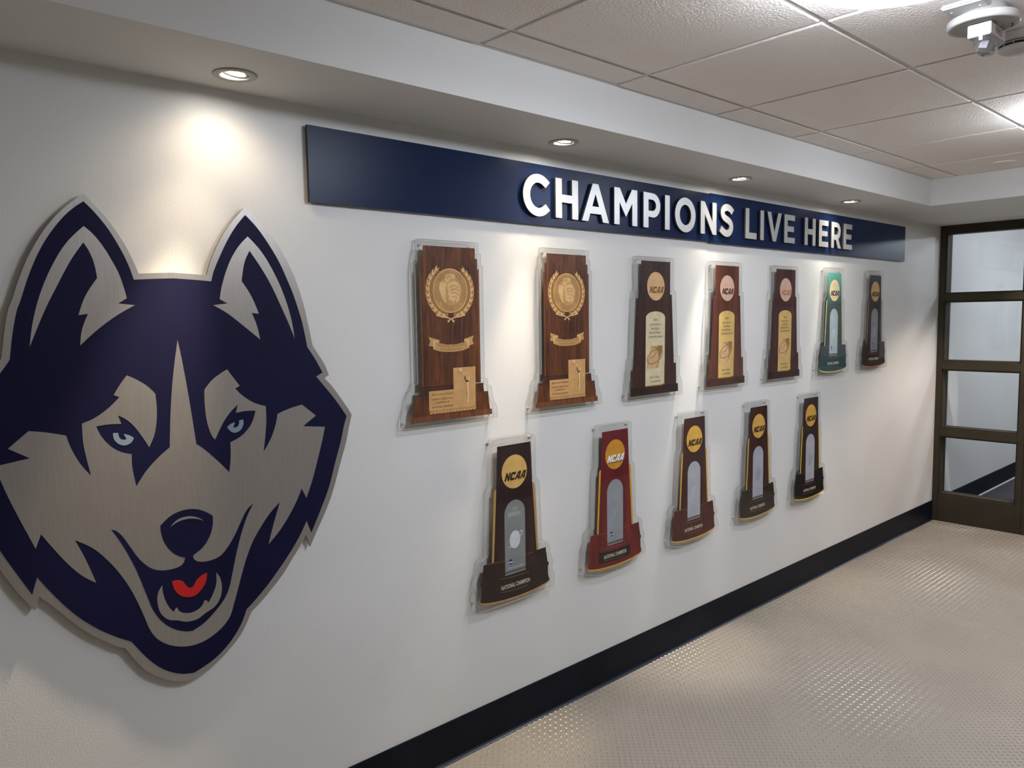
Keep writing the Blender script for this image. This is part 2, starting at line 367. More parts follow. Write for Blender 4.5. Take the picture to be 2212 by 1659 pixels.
# baseboard with a rounded toe
def baseboard(name, x0, x1, ylo, m1, m2, sgn=-1, h=0.1515):
    bm = bmesh.new(); prof = [(0.0, h), (0.004, h), (0.0055, h - 0.003), (0.006, 0.022), (0.008, 0.012), (0.0125, 0.006), (0.0155, 0.0035), (0.0155, 0.0), (0.0, 0.0)]
    a = [bm.verts.new((x0, ylo + sgn * d, z)) for d, z in prof]; b = [bm.verts.new((x1, ylo + sgn * d, z)) for d, z in prof]
    n = len(prof)
    for i in range(n):
        f = bm.faces.new((a[i], a[(i + 1) % n], b[(i + 1) % n], b[i])); f.material_index = 1 if 4 <= i <= 6 else 0
    bm.faces.new(a); bm.faces.new(b[::-1]); bmesh.ops.recalc_face_normals(bm, faces=bm.faces)
    return struct(obj(name, bm, [m1, m2]))
baseboard('baseboard_back', XL, XE, 0.0, M['base'], M['basetoe'])
baseboard('baseboard_front', XL, XE, YN, M['base'], M['basetoe'], 1)

# soffit: lowered strip along the trophy wall and a deep one before the partition, one L-shaped mass with lamp holes
YSO, XSO = -0.359, 4.99
bm = bmesh.new()
hole_r = 0.040
outer = [(XL, YSO), (XSO, YSO), (XSO, YN), (XE + 0.13, YN), (XE + 0.13, 0.0), (XL, 0.0)]
holes = [circle(x, YSPOT, hole_r, 28) for x, _, _ in SPOTS]
lp = [outer] + holes
flat = [p for l in lp for p in l]
tris = tessellate_polygon([[Vector((p[0], p[1], 0)) for p in l] for l in lp])
vs = [bm.verts.new((p[0], p[1], ZS)) for p in flat]
for t in tris:
    try: bm.faces.new([vs[i] for i in t])
    except ValueError: pass
vt = [bm.verts.new((p[0], p[1], 2.6)) for p in outer]
for i in range(6):
    j = (i + 1) % 6; bm.faces.new((vs[i], vs[j], vt[j], vt[i]))
bm.faces.new(vt)
bmesh.ops.recalc_face_normals(bm, faces=bm.faces)
struct(obj('trim_1', bm, M['soffit']))

# suspended ceiling: dark plenum slab, tees, one object per tile
ceil = struct(boxo('ceiling', XL, XSO, YN, YSO, 2.44, 2.60, M['dark_gap']))
def cuts(lo, hi, first, step):
    k = math.ceil((lo - first) / step - 1e-6); c = [lo]
    while first + k * step < hi - 1e-6:
        if first + k * step > lo + 1e-3: c.append(first + k * step)
        k += 1
    return c + [hi]
GX = cuts(XL, XSO, 1.468, 0.6075); GY = cuts(YN, YSO, -0.503, 0.5945)
tw = 0.0085
tile_cache = {}
for i in range(len(GX) - 1):
    for j in range(len(GY) - 1):
        x0, x1, y0, y1 = GX[i], GX[i + 1], GY[j], GY[j + 1]
        if x1 - x0 < 0.03 or y1 - y0 < 0.03: continue
        ax = x0 + tw; bx = x1 - (tw if x1 < XSO - 1e-3 else 0.014); ay = y0 + tw; by = y1 - (tw if y1 < YSO - 1e-3 else 0.016)
        key = (round(bx - ax, 4), round(by - ay, 4))
        dx, dy = (bx - ax) / 2, (by - ay) / 2
        if key not in tile_cache:
            b2 = bmesh.new(); zs = 0.0
            lo = [b2.verts.new(p) for p in ((-dx + .003, -dy + .003, 0), (dx - .003, -dy + .003, 0), (dx - .003, dy - .003, 0), (-dx + .003, dy - .003, 0))]
            mi = [b2.verts.new(p) for p in ((-dx, -dy, .0015), (dx, -dy, .0015), (dx, dy, .0015), (-dx, dy, .0015))]
            hi = [b2.verts.new(p) for p in ((-dx, -dy, .018), (dx, -dy, .018), (dx, dy, .018), (-dx, dy, .018))]
            b2.faces.new(lo[::-1])
            for q in range(4):
                r = (q + 1) % 4; b2.faces.new((lo[q], lo[r], mi[r], mi[q])); b2.faces.new((mi[q], mi[r], hi[r], hi[q]))
            b2.faces.new(hi); me = bpy.data.meshes.new('ceiling_tile'); b2.to_mesh(me); b2.free(); me.materials.append(M['tile']); tile_cache[key] = me
        o = bpy.data.objects.new('ceiling_tile', tile_cache[key]); COL.objects.link(o); o.parent = ceil
        o.location = ((ax + bx) / 2, (ay + by) / 2, ZC - 0.003 + random.uniform(-0.0008, 0.0012))
        o.rotation_euler = (random.uniform(-.0012, .0012), random.uniform(-.0012, .0012), 0)
for x in GX[1:-1]: boxo('ceiling_tee', x - 0.0075, x + 0.0075, YN, YSO, ZC + 0.002, ZC + 0.02, M['tee'], ceil)
for y in GY[1:-1]: boxo('ceiling_tee', XL, XSO, y - 0.0075, y + 0.0075, ZC + 0.0022, ZC + 0.0202, M['tee'], ceil)
boxo('wall_angle', XL, XSO, YSO - 0.014, YSO, ZC - 0.001, ZC + 0.02, M['tee'], ceil)
boxo('wall_angle', XSO - 0.012, XSO, YN, YSO - 0.014, ZC - 0.001, ZC + 0.02, M['tee'], ceil)

# glazed partition: sidelight of four panes, then a door
FX0, FX1, GXX = XE, XE + 0.125, XE + 0.075
win = empty('window_1', (XE, -0.3, 0), None, None); win['kind'] = 'structure'
def rel(o, e): o.matrix_parent_inverse = Matrix.Translation(-e.location)
PZ = [(0.205, 0.654), (0.713, 1.160), (1.218, 1.669), (1.722, 2.174)]
def glazed(e, y0, y1, jl, jr, z_lo, names=('jamb', 'rail')):
    """frame from y0 (left) to y1, stile widths jl, jr; rails between the panes; glass and glazing stops"""
    L, Rr = y0 - jl, y1 + jr
    for n, a, b in (('stile', y0, L), ('stile', Rr, y1)):
        o = boxo(n, FX0, FX1, min(a, b), max(a, b), z_lo, ZS - 0.002, M['bronze'], e, 0.0015); rel(o, e)
    zz = [z_lo] + [z for p in PZ for z in p] + [ZS - 0.002]
    for k in range(0, len(zz), 2):
        o = boxo('rail', FX0 + 0.0005, FX1, Rr, L, zz[k], zz[k + 1], M['bronze'], e, 0.0015); rel(o, e)
    for a, b in PZ:
        bm = bmesh.new(); s = 0.011; xs0, xs1 = FX0 + 0.016, FX1 - 0.012
        box(bm, xs0, xs1, L - s, L, a, b); box(bm, xs0, xs1, Rr, Rr + s, a, b)
        box(bm, xs0, xs1, Rr + s, L - s, a, a + s); box(bm, xs0, xs1, Rr + s, L - s, b - s, b)
        o = obj('glazing_stop', bm, M['bronze'], e); rel(o, e)
        o = boxo('pane', GXX, GXX + 0.006, Rr + s, L - s, a + s, b - s, M['glass'], e); rel(o, e)
glazed(win, 0.0, -0.588, 0.037, 0.040, 0.0)
door = empty('door_1', (XE, -1.1, 0), None, None); door['kind'] = 'structure'
o = boxo('frame_post', FX0 - 0.004, FX1, -0.640, -0.590, 0, ZS - 0.002, M['bronze'], door, 0.0015); rel(o, door)
o = boxo('frame_post', FX0 - 0.004, FX1, -1.62, -1.572, 0, ZS - 0.002, M['bronze'], door, 0.0015); rel(o, door)
glazed(door, -0.644, -1.568, 0.10, 0.10, 0.006)
bm = bmesh.new(); box(bm, FX0 - 0.05, FX0 - 0.035, -0.71, -0.695, 0.9, 1.2); box(bm, FX0 - 0.04, FX0, -0.708, -0.697, 0.93, 0.95); box(bm, FX0 - 0.04, FX0, -0.708, -0.697, 1.15, 1.17)
o = obj('handle', bm, M['alu'], door); rel(o, door)

# corridor beyond the glass
struct(boxo('floor_far', XE + 0.02, XF, YN, 0.0, -0.05, 0.0, M['carpet']))
struct(boxo('ceiling_far', XE + 0.13, XF, YN, 0.0, 2.50, 2.6, M['tile']))
baseboard('baseboard_far', XE + 0.125, XF, 0.0, M['base'], M['tee'])  # light metal colour on the toe imitates the highlight along the foot

# ================================================================== LAMPS
def ceiling_lamp(x, y, zc, label, visible=True):
    e = empty('ceiling_lamp', (x, y, zc), label, 'ceiling lamp', 'round ceiling lamps')
    bm = bmesh.new(); lathe(bm, [(0.0, 0.0), (0.205, 0.0), (0.205, -0.012), (0.0, -0.012)], n=48); obj('base_pan', bm, M['whitep'], e)
    bm = bmesh.new(); lathe(bm, [(0.0, -0.0125), (0.200, -0.0125), (0.208, -0.020), (0.210, -0.058), (0.204, -0.067), (0.188, -0.070), (0.0, -0.072)], n=64)
    obj('diffuser', bm, M['lampglow'], e)
    return e
ceiling_lamp(1.765, -1.44, ZC - 0.003, 'bright white round ceiling lamp at the top edge, left of the fire strobe')
ceiling_lamp(3.72, -1.46, ZC - 0.003, 'bright white round ceiling lamp just past the right edge, only its glow in sight')
ceiling_lamp(7.4, -1.3, 2.50, 'added unseen round lamp lighting the corridor behind the glass, nearer one')  # unseen lamp, added to light the corridor
ceiling_lamp(9.2, -1.3, 2.50, 'added unseen round lamp brightening the corridor behind the glass, farther one')  # second unseen lamp, added so the view through the glass gets brighter

LAB = ['downlight beyond the left edge, above the left end of the dog-head sign',
       'lit recessed downlight above the dog-head sign, nearest and largest in view',
       'lit recessed downlight above the letter C of the blue banner',
       'lit recessed downlight above the letter N, between two others',
       'lit recessed downlight above the word HERE, farthest along the soffit']
for (x, colr, k), lb, aim, cone in zip(SPOTS, LAB, AIM, CONES):
    e = empty('downlight', (x, YSPOT, ZS), lb, 'downlight', 'recessed downlights in the soffit')
    bm = bmesh.new(); lathe(bm, [(0.036, 0.0), (0.054, 0.0), (0.0555, -0.002), (0.054, -0.0035), (0.040, -0.0045), (0.034, -0.003), (0.034, 0.008)], n=48)
    obj('trim_ring', bm, M['greyp'], e)
    bm = bmesh.new(); lathe(bm, [(0.039, 0.001), (0.039, 0.07), (0.0, 0.07)], n=32); obj('housing', bm, M['dark_gap'], e)
    g = obj('gimbal', (lambda b: (lathe(b, [(0.0265, 0.004), (0.031, 0.002), (0.0325, 0.006), (0.031, 0.03), (0.0265, 0.03)], n=32), b)[1])(bmesh.new()), M['whitep'], e, rot=(math.radians(5), math.radians(-aim * 0.6), 0))
    bm = bmesh.new(); lathe(bm, [(0.0, 0.004), (0.018, 0.005), (0.0262, 0.010), (0.0262, 0.012), (0.0, 0.012)], n=32); obj('bulb', bm, M['bulb'], g)
    for nm, ang, pw, bl in (('spot_core', 60, cone[0], 1.0), ('spot_beam', 30, cone[1], 1.0), ('spot_spill', 140, cone[2], 0.9)):
        ld = bpy.data.lights.new(nm, 'SPOT'); ld.energy = SPOT_W * k * pw; ld.color = colr; ld.spot_size = math.radians(ang); ld.spot_blend = bl; ld.shadow_soft_size = 0.022
        lo = bpy.data.objects.new(nm, ld); COL.objects.link(lo); lo.parent = e; lo.location = (0, 0.001, -0.006); lo.rotation_euler = (math.radians(4), math.radians(-aim if nm != 'spot_spill' else 0), 0)

# a further downlight in the deep soffit before the partition
e = empty('downlight', (5.80, -1.02, ZS), 'recessed downlight in the deep soffit, past the right edge before the glass partition', 'downlight', 'recessed downlights in the soffit')
bm = bmesh.new(); lathe(bm, [(0.0, -0.003), (0.035, -0.003), (0.036, -0.0045), (0.054, -0.0035), (0.0555, 0.0)], n=48); obj('trim_ring', bm, M['greyp'], e)
bm = bmesh.new(); lathe(bm, [(0.0, -0.0036), (0.026, -0.0034)], n=32); obj('bulb', bm, M['bulb'], e)
ld = bpy.data.lights.new('spot_wide', 'SPOT'); ld.energy = END_W; ld.color = (1.0, 0.84, 0.72); ld.spot_size = math.radians(118); ld.spot_blend = 0.5; ld.shadow_soft_size = 0.03
lo = bpy.data.objects.new('spot_wide', ld); COL.objects.link(lo); lo.parent = e; lo.location = (0, 0, -0.02)

# ================================================================== FIRE STROBE, DETECTOR, COVERS
e = empty('fire_strobe', (2.315, -1.413, ZC - 0.003), 'white ceiling fire alarm with FIRE in red letters and a clear lens', 'fire alarm')
def loc(o, x=0, y=0, z=0): o.location = (x, y, z); return o
bm = bmesh.new(); lathe(bm, [(0, 0), (0.055, 0), (0.058, -0.024), (0.082, -0.0255), (0.084, -0.028), (0.084, -0.040), (0.0815, -0.045), (0.075, -0.045)] + [(0.074 - 0.0022 * k, -0.045 + (0.0022 if k % 2 else 0.0)) for k in range(0, 16)] + [(0.0, -0.045)], n=64)
obj('speaker_plate', bm, M['whitep'], e)
bo = boxo('strobe_box', 2.276 - 2.315, 2.395 - 2.315, -1.443 + 1.413, -1.388 + 1.413, -0.078, -0.0452, M['whitep'], e, 0.002)
bm = bmesh.new()
for (ux, uz, r0) in [(0, 0, 0)]:
    n = 24; prev = None
    rows = []
    for k in range(7):
        a = k / 6 * math.pi / 2
        sx, sy, z = 0.056 * math.cos(a) ** 0.6, 0.026 * math.cos(a) ** 0.6, -0.078 - 0.036 * math.sin(a)
        rows.append([bm.verts.new((0.018 + sx * math.cos(2 * math.pi * i / n), -0.0025 + sy * math.sin(2 * math.pi * i / n), z)) for i in range(n)])
    for a_, b_ in zip(rows, rows[1:]):
        for i in range(n): bm.faces.new((a_[i], a_[(i + 1) % n], b_[(i + 1) % n], b_[i]))
    bm.faces.new(rows[-1])
obj('lens', bm, M['lens'], e)
bm = bmesh.new(); box(bm, 0.0, 0.036, -0.012, 0.008, -0.098, -0.0785)
bmesh.ops.rotate(bm, verts=bm.verts, cent=(0, 0, -0.09), matrix=Matrix.Rotation(0.3, 3, 'X')); obj('flash_tube', bm, M['alu'], e)
t = texto('fire_lettering', [('FIRE', 0.022, -0.0605, 0.048, 0.0155, dict(bold=0.004))], -0.0306, M['redp'], e)
bm = bmesh.new(); box(bm, 0.03, 0.045, -0.058, -0.056, -0.0462, -0.045); box(bm, 0.048, 0.056, -0.052, -0.050, -0.0462, -0.045); obj('slots', bm, M['black'], e)

e = empty('smoke_detector', (2.592, -1.423, ZC - 0.003), 'round white smoke detector with dark slots at the top right corner', 'smoke detector')
bm = bmesh.new(); lathe(bm, [(0, 0), (0.052, 0), (0.056, -0.012), (0.056, -0.024), (0.053, -0.028)], n=48); obj('base', bm, M['whitep'], e)
bm = bmesh.new(); lathe(bm, [(0.05, -0.028), (0.05, -0.034), (0.047, -0.036), (0.047, -0.041)], n=48); obj('vent_band', bm, M['black'], e)
bm = bmesh.new(); lathe(bm, [(0.0535, -0.0305), (0.0535, -0.033), (0.049, -0.033)], n=48); lathe(bm, [(0.049, -0.0385), (0.0515, -0.040), (0.0505, -0.046), (0.040, -0.052), (0.0, -0.054)], n=48)
for k in range(12):
    a = k * math.pi / 6; bmk = box(bm, -0.001, 0.001, 0.0490, 0.0525, -0.041, -0.028); bmesh.ops.rotate(bm, verts=bmk, cent=(0, 0, 0), matrix=Matrix.Rotation(a, 3, 'Z'))
obj('cap', bm, M['whitep'], e)

e = empty('cover_plate', (2.248, -1.392, ZC - 0.003), 'blank white cover plate with two screws beside the fire alarm', 'cover plate')
boxo('plate', -0.042, 0.037, -0.052, 0.048, -0.0125, 0.0, M['whitep'], e, 0.004)
for yy in (-0.034, 0.032):
    bm = bmesh.new(); lathe(bm, [(0, -0.0145), (0.003, -0.014), (0.0035, -0.0125)], n=12); o = obj('screw', bm, M['whitep'], e); o.location = (-0.006, yy, 0)

bm = bmesh.new(); lathe(bm, [(0, -0.006), (0.05, -0.0055), (0.056, -0.003), (0.057, 0)], n=40)
o = obj('sprinkler_cover', bm, M['tile']); o.location = (4.737, -0.81, ZC - 0.0025)
tag(o, 'small round cover flush in the ceiling tile nearest the glass partition', 'sprinkler cover')

# ================================================================== DOG-HEAD SIGN
hx, hz = 0.62, 1.35
e = empty('dog_head_sign', (hx, 0, hz), 'large brushed metal cutout sign of a husky head in navy and silver', 'sign')
def hp(k): return [(x - hx, z - hz) for x, z in spline(HEAD[k])]
slabo('metal_plate', hp('plate'), -0.0105, -0.0160, [M['alu'], M['alu_side']], e, 1)
slabo('navy_coat', hp('navy'), -0.0160, -0.0164, M['navy'], e)
for n, k, m, y in (('ear_patch', 'light_ear_a', 'alu', -.0168), ('ear_patch', 'light_ear_b', 'alu', -.0168), ('face_patch', 'face', 'alu', -.0168),
                   ('muzzle', 'mouth', 'navy', -.0172), ('nose_highlight', 'nose_glint', 'alu', -.0176), ('tongue', 'tongue', 'red', -.0176),
                   ('teeth', 'teeth', 'alu', -.0176), ('iris', 'iris_a', 'iris', -.0168), ('iris', 'iris_b', 'iris', -.0168)):
    slabo(n, hp(k), y + 0.0004, y, M[m], e)
for (x, z) in ((0.75, 1.68), (0.42, 1.2), (0.95, 1.25), (0.7, 0.85)):
    bm = bmesh.new(); lathe(bm, [(0.012, -0.0), (0.012, 0.0106), (0, 0.0106)], n=16); obj('standoff', bm, M['alu_side'], e, loc=(x - hx, 0, z - hz), rot=(math.radians(90), 0, 0))

# ================================================================== BANNER AND LETTERS
ban = empty('banner_panel', (3.32, 0, 2.055), 'long navy blue wall panel carrying CHAMPIONS LIVE HERE', 'sign panel')
for n, x0, x1, z0, z1 in (('panel', 1.098, 3.184, 1.9425, 2.1660), ('panel', 3.1855, 5.528, 1.9370, 2.1700)):
    bm = bmesh.new(); vs = box(bm, x0 - 3.32, x1 - 3.32, -0.018, -0.0075, z0 - 2.055, z1 - 2.055)
    for f in bm.faces:
        if abs(f.normal.y) < 0.5 and f.calc_center_median().y > -0.0179: f.material_index = 1
    bmesh.ops.recalc_face_normals(bm, faces=bm.faces)
    obj(n, bm, [M['banner'], M['banner_edge']], ban)
boxo('mounting_rail', -2.1, 2.1, -0.0075, 0.0, -0.02, 0.02, M['banner_edge'], ban)

CH = 0.150; SW = 0.0345; BW = 0.0300
def rect(x0, z0, x1, z1): return [(x0, z0), (x1, z0), (x1, z1), (x0, z1)]
def L_H(w=0.126):
    b0, b1 = CH / 2 - BW / 2, CH / 2 + BW / 2
    return [[(0, 0), (SW, 0), (SW, b0), (w - SW, b0), (w - SW, 0), (w, 0), (w, CH), (w - SW, CH), (w - SW, b1), (SW, b1), (SW, CH), (0, CH)]]
def L_A(w=0.163):
    t = 0.017; c = w / 2; q = 0.037
    def inner(z): return q + (c - 0.0 - q) * min(1, z / 0.112)
    return [[(0, 0), (q, 0), (q + 0.0118, 0.031), (w - q - 0.0118, 0.031), (w - q, 0), (w, 0), (c + t, CH), (c - t, CH)],
            [(c - 0.0205, 0.060), (c + 0.0205, 0.060), (c, 0.110)]]
def L_M(w=0.150):
    c = w / 2
    return [[(0, 0), (0.0335, 0), (0.0335, 0.092), (c, 0.034), (w - 0.0335, 0.092), (w - 0.0335, 0), (w, 0), (w, CH), (w - 0.0355, CH), (c, 0.088), (0.0355, CH), (0, CH)]]
def L_P(w=0.118):
    r = 0.053; o = [(0, 0), (SW, 0), (SW, CH - 2 * r + 0.003)] + [(w - r + r * math.cos(a), CH - r + (r - 0.0015) * math.sin(a)) for a in [-math.pi / 2 + math.pi * i / 14 for i in range(15)]] + [(0, CH)]
    ri = r - BW + 0.001
    return [o, [(SW, CH - r - ri)] + [(w - r - 0.004 + ri * math.cos(a) * 1.1, CH - r + ri * math.sin(a)) for a in [-math.pi / 2 + math.pi * i / 12 for i in range(13)]] + [(SW, CH - r + ri)]]
def L_I(): return [rect(0, 0, 0.0345, CH)]
def L_O(w=0.159):
    return [circle(w / 2, CH / 2, w / 2, 40, CH / 2 + 0.003), circle(w / 2, CH / 2, w / 2 - 0.0355, 36, CH / 2 - 0.029)]
def L_N(w=0.131):
    return [[(0, 0), (0.034, 0), (0.034, 0.092), (w - 0.034 + 0.003, 0), (w, 0), (w, CH), (w - 0.034, CH), (w - 0.034, 0.060), (0.032, CH), (0, CH)]]
def L_C(w=0.140):
    a0, a1 = math.radians(46), math.radians(314); cx, cz = 0.0785, CH / 2
    o = circle(cx, cz, 0.0785, 32, CH / 2 + 0.003, a0, a1); i = circle(cx + 0.001, cz, 0.043, 28, CH / 2 - 0.0285, a1, a0)
    o[0] = (w - 0.0005, 0.127); o[-1] = (w, 0.0235); i[0] = (w - 0.023, 0.0455) ; i[-1] = (w - 0.023, 0.1045)
    return [o + i]
def L_S(w=0.124):
    pts = [(0.112, 0.117), (0.098, 0.1285), (0.078, 0.1365), (0.058, 0.1375), (0.038, 0.131), (0.0265, 0.116), (0.0285, 0.100), (0.042, 0.088), (0.062, 0.0805), (0.082, 0.073), (0.097, 0.060), (0.101, 0.043), (0.093, 0.026), (0.076, 0.0150), (0.055, 0.0135), (0.034, 0.0195), (0.0105, 0.0335)]
    d = []
    for i in range(len(pts) - 1):
        p0 = pts[max(i - 1, 0)]; p1 = pts[i]; p2 = pts[i + 1]; p3 = pts[min(i + 2, len(pts) - 1)]
        for j in range(3):
            t = j / 3
            d.append(tuple(0.5 * (2 * p1[k] + (p2[k] - p0[k]) * t + (2 * p0[k] - 5 * p1[k] + 4 * p2[k] - p3[k]) * t * t + (3 * p1[k] - p0[k] - 3 * p2[k] + p3[k]) * t ** 3) for k in (0, 1)))
    d.append(pts[-1])
    return [[(x * w / 0.121, z) for x, z in stroke(d, 0.0325)]]
def L_L(w=0.106): return [[(0, 0), (w, 0), (w, 0.031), (SW, 0.031), (SW, CH), (0, CH)]]
def L_V(w=0.148):
    c = w / 2; return [[(c - 0.0165, 0), (c + 0.0165, 0), (w, CH), (w - 0.037, CH), (c, 0.047), (0.037, CH), (0, CH)]]
def L_E(w=0.115):
    m0, m1 = CH / 2 - 0.0145, CH / 2 + 0.0145
    return [[(0, 0), (w, 0), (w, 0.0295), (SW, 0.0295), (SW, m0), (w - 0.011, m0), (w - 0.011, m1), (SW, m1), (SW, CH - 0.0295), (w - 0.002, CH - 0.0295), (w - 0.002, CH), (0, CH)]]
def L_R(w=0.126):
    r = 0.0505; x1 = 0.118
    arc = [(x1 - r + r * math.cos(a), CH - r + (r - 0.001) * math.sin(a)) for a in [-math.pi / 2 + math.pi * (2 + i) / 14 for i in range(13)]]
    ri = r - 0.0285
    return [[(0, 0), (SW, 0), (SW, 0.0475), (0.058, 0.0475), (w - 0.0405, 0), (w, 0), (0.0885, 0.0555)] + arc + [(0, CH)],
            [(SW, CH - r - ri)] + [(x1 - r - 0.003 + ri * math.cos(a) * 1.1, CH - r + ri * math.sin(a)) for a in [-math.pi / 2 + math.pi * i / 12 for i in range(13)]] + [(SW, CH - r + ri)]]
WORDS = [('C', L_C, 1.948), ('H', L_H, 2.119), ('A', L_A, 2.2665), ('M', L_M, 2.4635), ('P', L_P, 2.656), ('I', L_I, 2.8085), ('O', L_O, 2.8825), ('N', L_N, 3.083), ('S', L_S, 3.2405),
         ('L', L_L, 3.474), ('I', L_I, 3.616), ('V', L_V, 3.684), ('E', L_E, 3.861), ('H', L_H, 4.087), ('E', L_E, 4.255), ('R', L_R, 4.408), ('E', L_E, 4.566)]
HOW = {0: 'first letter of CHAMPIONS', 1: 'second letter of CHAMPIONS', 5: 'sixth letter of CHAMPIONS', 10: 'second letter of LIVE', 12: 'last letter of LIVE', 13: 'first letter of HERE', 14: 'second letter of HERE', 16: 'last letter of HERE'}
for i, (ch, fn, x) in enumerate(WORDS):
    o = slabo('sign_letter', fn(), -0.0225, -0.032, [M['alu_letter'], M['alu_side']], None, 1, (x, 0, 1.9735))
    tag(o, 'brushed silver letter %s on the navy panel%s' % (ch, ', ' + HOW[i] if i in HOW else ' in the word ' + ('CHAMPIONS' if i < 9 else 'LIVE' if i < 13 else 'HERE')), 'letter', 'metal letters on the banner')
    # two studs hold each letter off the panel
    cxl = {'C': .018, 'H': .017, 'A': .0815, 'M': .017, 'P': .017, 'I': .017, 'O': .018, 'N': .017, 'S': .06, 'L': .017, 'V': .074, 'E': .017, 'R': .017}[ch]
    for zz in ((0.04, 0.11) if ch not in 'AVS' else ((0.135,) if ch == 'A' else (0.02,) if ch == 'V' else (0.0765,))):
        bm = bmesh.new(); lathe(bm, [(0.004, 0.0175), (0.004, 0.0226)], n=8); s = obj('stud', bm, M['alu_side'], o, loc=(cxl, 0, zz), rot=(math.radians(90), 0, 0))
# ================================================================== PLAQUES
YF, YB = -0.0345, -0.0100
YP = -0.0330                  # plane of the print, just inside the front face
KP = (D + YP) / (D - 0.026)      # front and back face of the acrylic blocks
def mir(half):                 # right-hand profile from top to bottom (mm) -> closed outline in metres
    r = [(u / 1000, v / 1000) for u, v in half]
    return r + [(-u, v) for u, v in reversed(r)]
def mm(p): return [(a / 1000, b / 1000) for a, b in p]
def rnd(poly, r=0.004):
    out = []; n = len(poly)
    for i in range(n):
        a, b, c = poly[i - 1], poly[i], poly[(i + 1) % n]
        def tow(p, q, d):
            l = math.hypot(q[0] - p[0], q[1] - p[1]); d = min(d, l * 0.45); return (p[0] + (q[0] - p[0]) * d / l, p[1] + (q[1] - p[1]) * d / l)
        s, t = tow(b, a, r), tow(b, c, r)
        out += [s, ((s[0] + t[0]) / 4 + b[0] / 2, (s[1] + t[1]) / 4 + b[1] / 2), t]
    return out

def inset(poly, d):
    poly = poly if area2(poly) > 0 else poly[::-1]; out = []; n = len(poly)
    for i in range(n):
        a, b, c = poly[i - 1], poly[i], poly[(i + 1) % n]
        e1 = (b[0] - a[0], b[1] - a[1]); e2 = (c[0] - b[0], c[1] - b[1]); l1 = math.hypot(*e1) or 1; l2 = math.hypot(*e2) or 1
        nx, nz = -e1[1] / l1 - e2[1] / l2, e1[0] / l1 + e2[0] / l2; l = math.hypot(nx, nz) or 1
        out.append((b[0] + nx / l * d, b[1] + nz / l * d))
    return poly, out
def plaque(cx, z0, label, outline, r=0.003):
    cx *= KP; z0 = H + (z0 - H) * KP
    e = empty('trophy_plaque', (cx, 0, z0), label, 'plaque', 'acrylic trophy plaques on the wall')
    slabo('acrylic_block', rnd(outline, r), YB, YF, [M['acr_face'], M['acr_side']], e, 1)
    for yr in (YF - 0.0001, YB - 0.0005):  # thin strips imitating the bright front and dark back edge lines
        slabo('edge_light_line', list(inset(rnd(outline, r), 0.0011)), yr + 0.0006, yr, M['acr_rim' if yr < -0.03 else 'acr_back'], e)
    bm = bmesh.new()
    zs = (0.02, max(p[1] for p in outline) - 0.012)
    for sx, z in ((-0.19, 0.0), (0.19, 0.0), (-0.105, zs[1] - .006), (0.105, zs[1] - .006)):
        lathe_at = [(0.0045, 0.0), (0.0045, abs(YB) - 0.0001), (0, abs(YB) - 0.0001)]
        b2 = bmesh.new(); lathe(b2, lathe_at, n=12); obj('standoff', b2, M['whitep'], e, loc=(sx, 0, z), rot=(math.radians(90), 0, 0))
    bm.free()
    return e
def layer(name, e, loops, k, m):
    y = YP - 0.00016 * k
    return slabo(name, loops, y + 0.00014, y, M[m] if isinstance(m, str) else m, e)
def yk(k): return YP - 0.00016 * k - 0.00003
_cm = {}
def cm(c, rough=0.5, metal=0.0):
    key = (c, rough, metal)
    if key not in _cm:
        a = srgb(*c); lo = tuple(v * 0.92 for v in a[:3]) + (1,); hi = tuple(min(1, v * 1.08) for v in a[:3]) + (1,)
        _cm[key] = mat('print_%02x%02x%02x' % c, a, rough, metal, spec=0.2, build=noise_col(lo, hi, nscale=30))
    return _cm[key]
def gradz(name, stops):        # printed colour that changes up the trophy's own body (a property of the print)
    def build(nt, b):
        tc = N(nt, 'ShaderNodeTexCoord'); sp = N(nt, 'ShaderNodeSeparateXYZ'); nt.links.new(tc.outputs['Object'], sp.inputs[0])
        mr = N(nt, 'ShaderNodeMapRange'); mr.inputs['From Max'].default_value = 0.58; nt.links.new(sp.outputs[2], mr.inputs['Value'])
        rp = N(nt, 'ShaderNodeValToRGB'); el = rp.color_ramp.elements
        el[0].position = stops[0][0]; el[0].color = srgb(*stops[0][1]); el[1].position = stops[-1][0]; el[1].color = srgb(*stops[-1][1])
        for p, c in stops[1:-1]: q = el.new(p); q.color = srgb(*c)
        nt.links.new(mr.outputs[0], rp.inputs[0]); nt.links.new(rp.outputs[0], b.inputs['Base Color'])
    return mat(name, (0, 0, 0, 1), 0.5, spec=0.2, build=build)

GOLD1, GOLD2, GOLDD = (196, 152, 98), (222, 184, 128), (128, 86, 44)
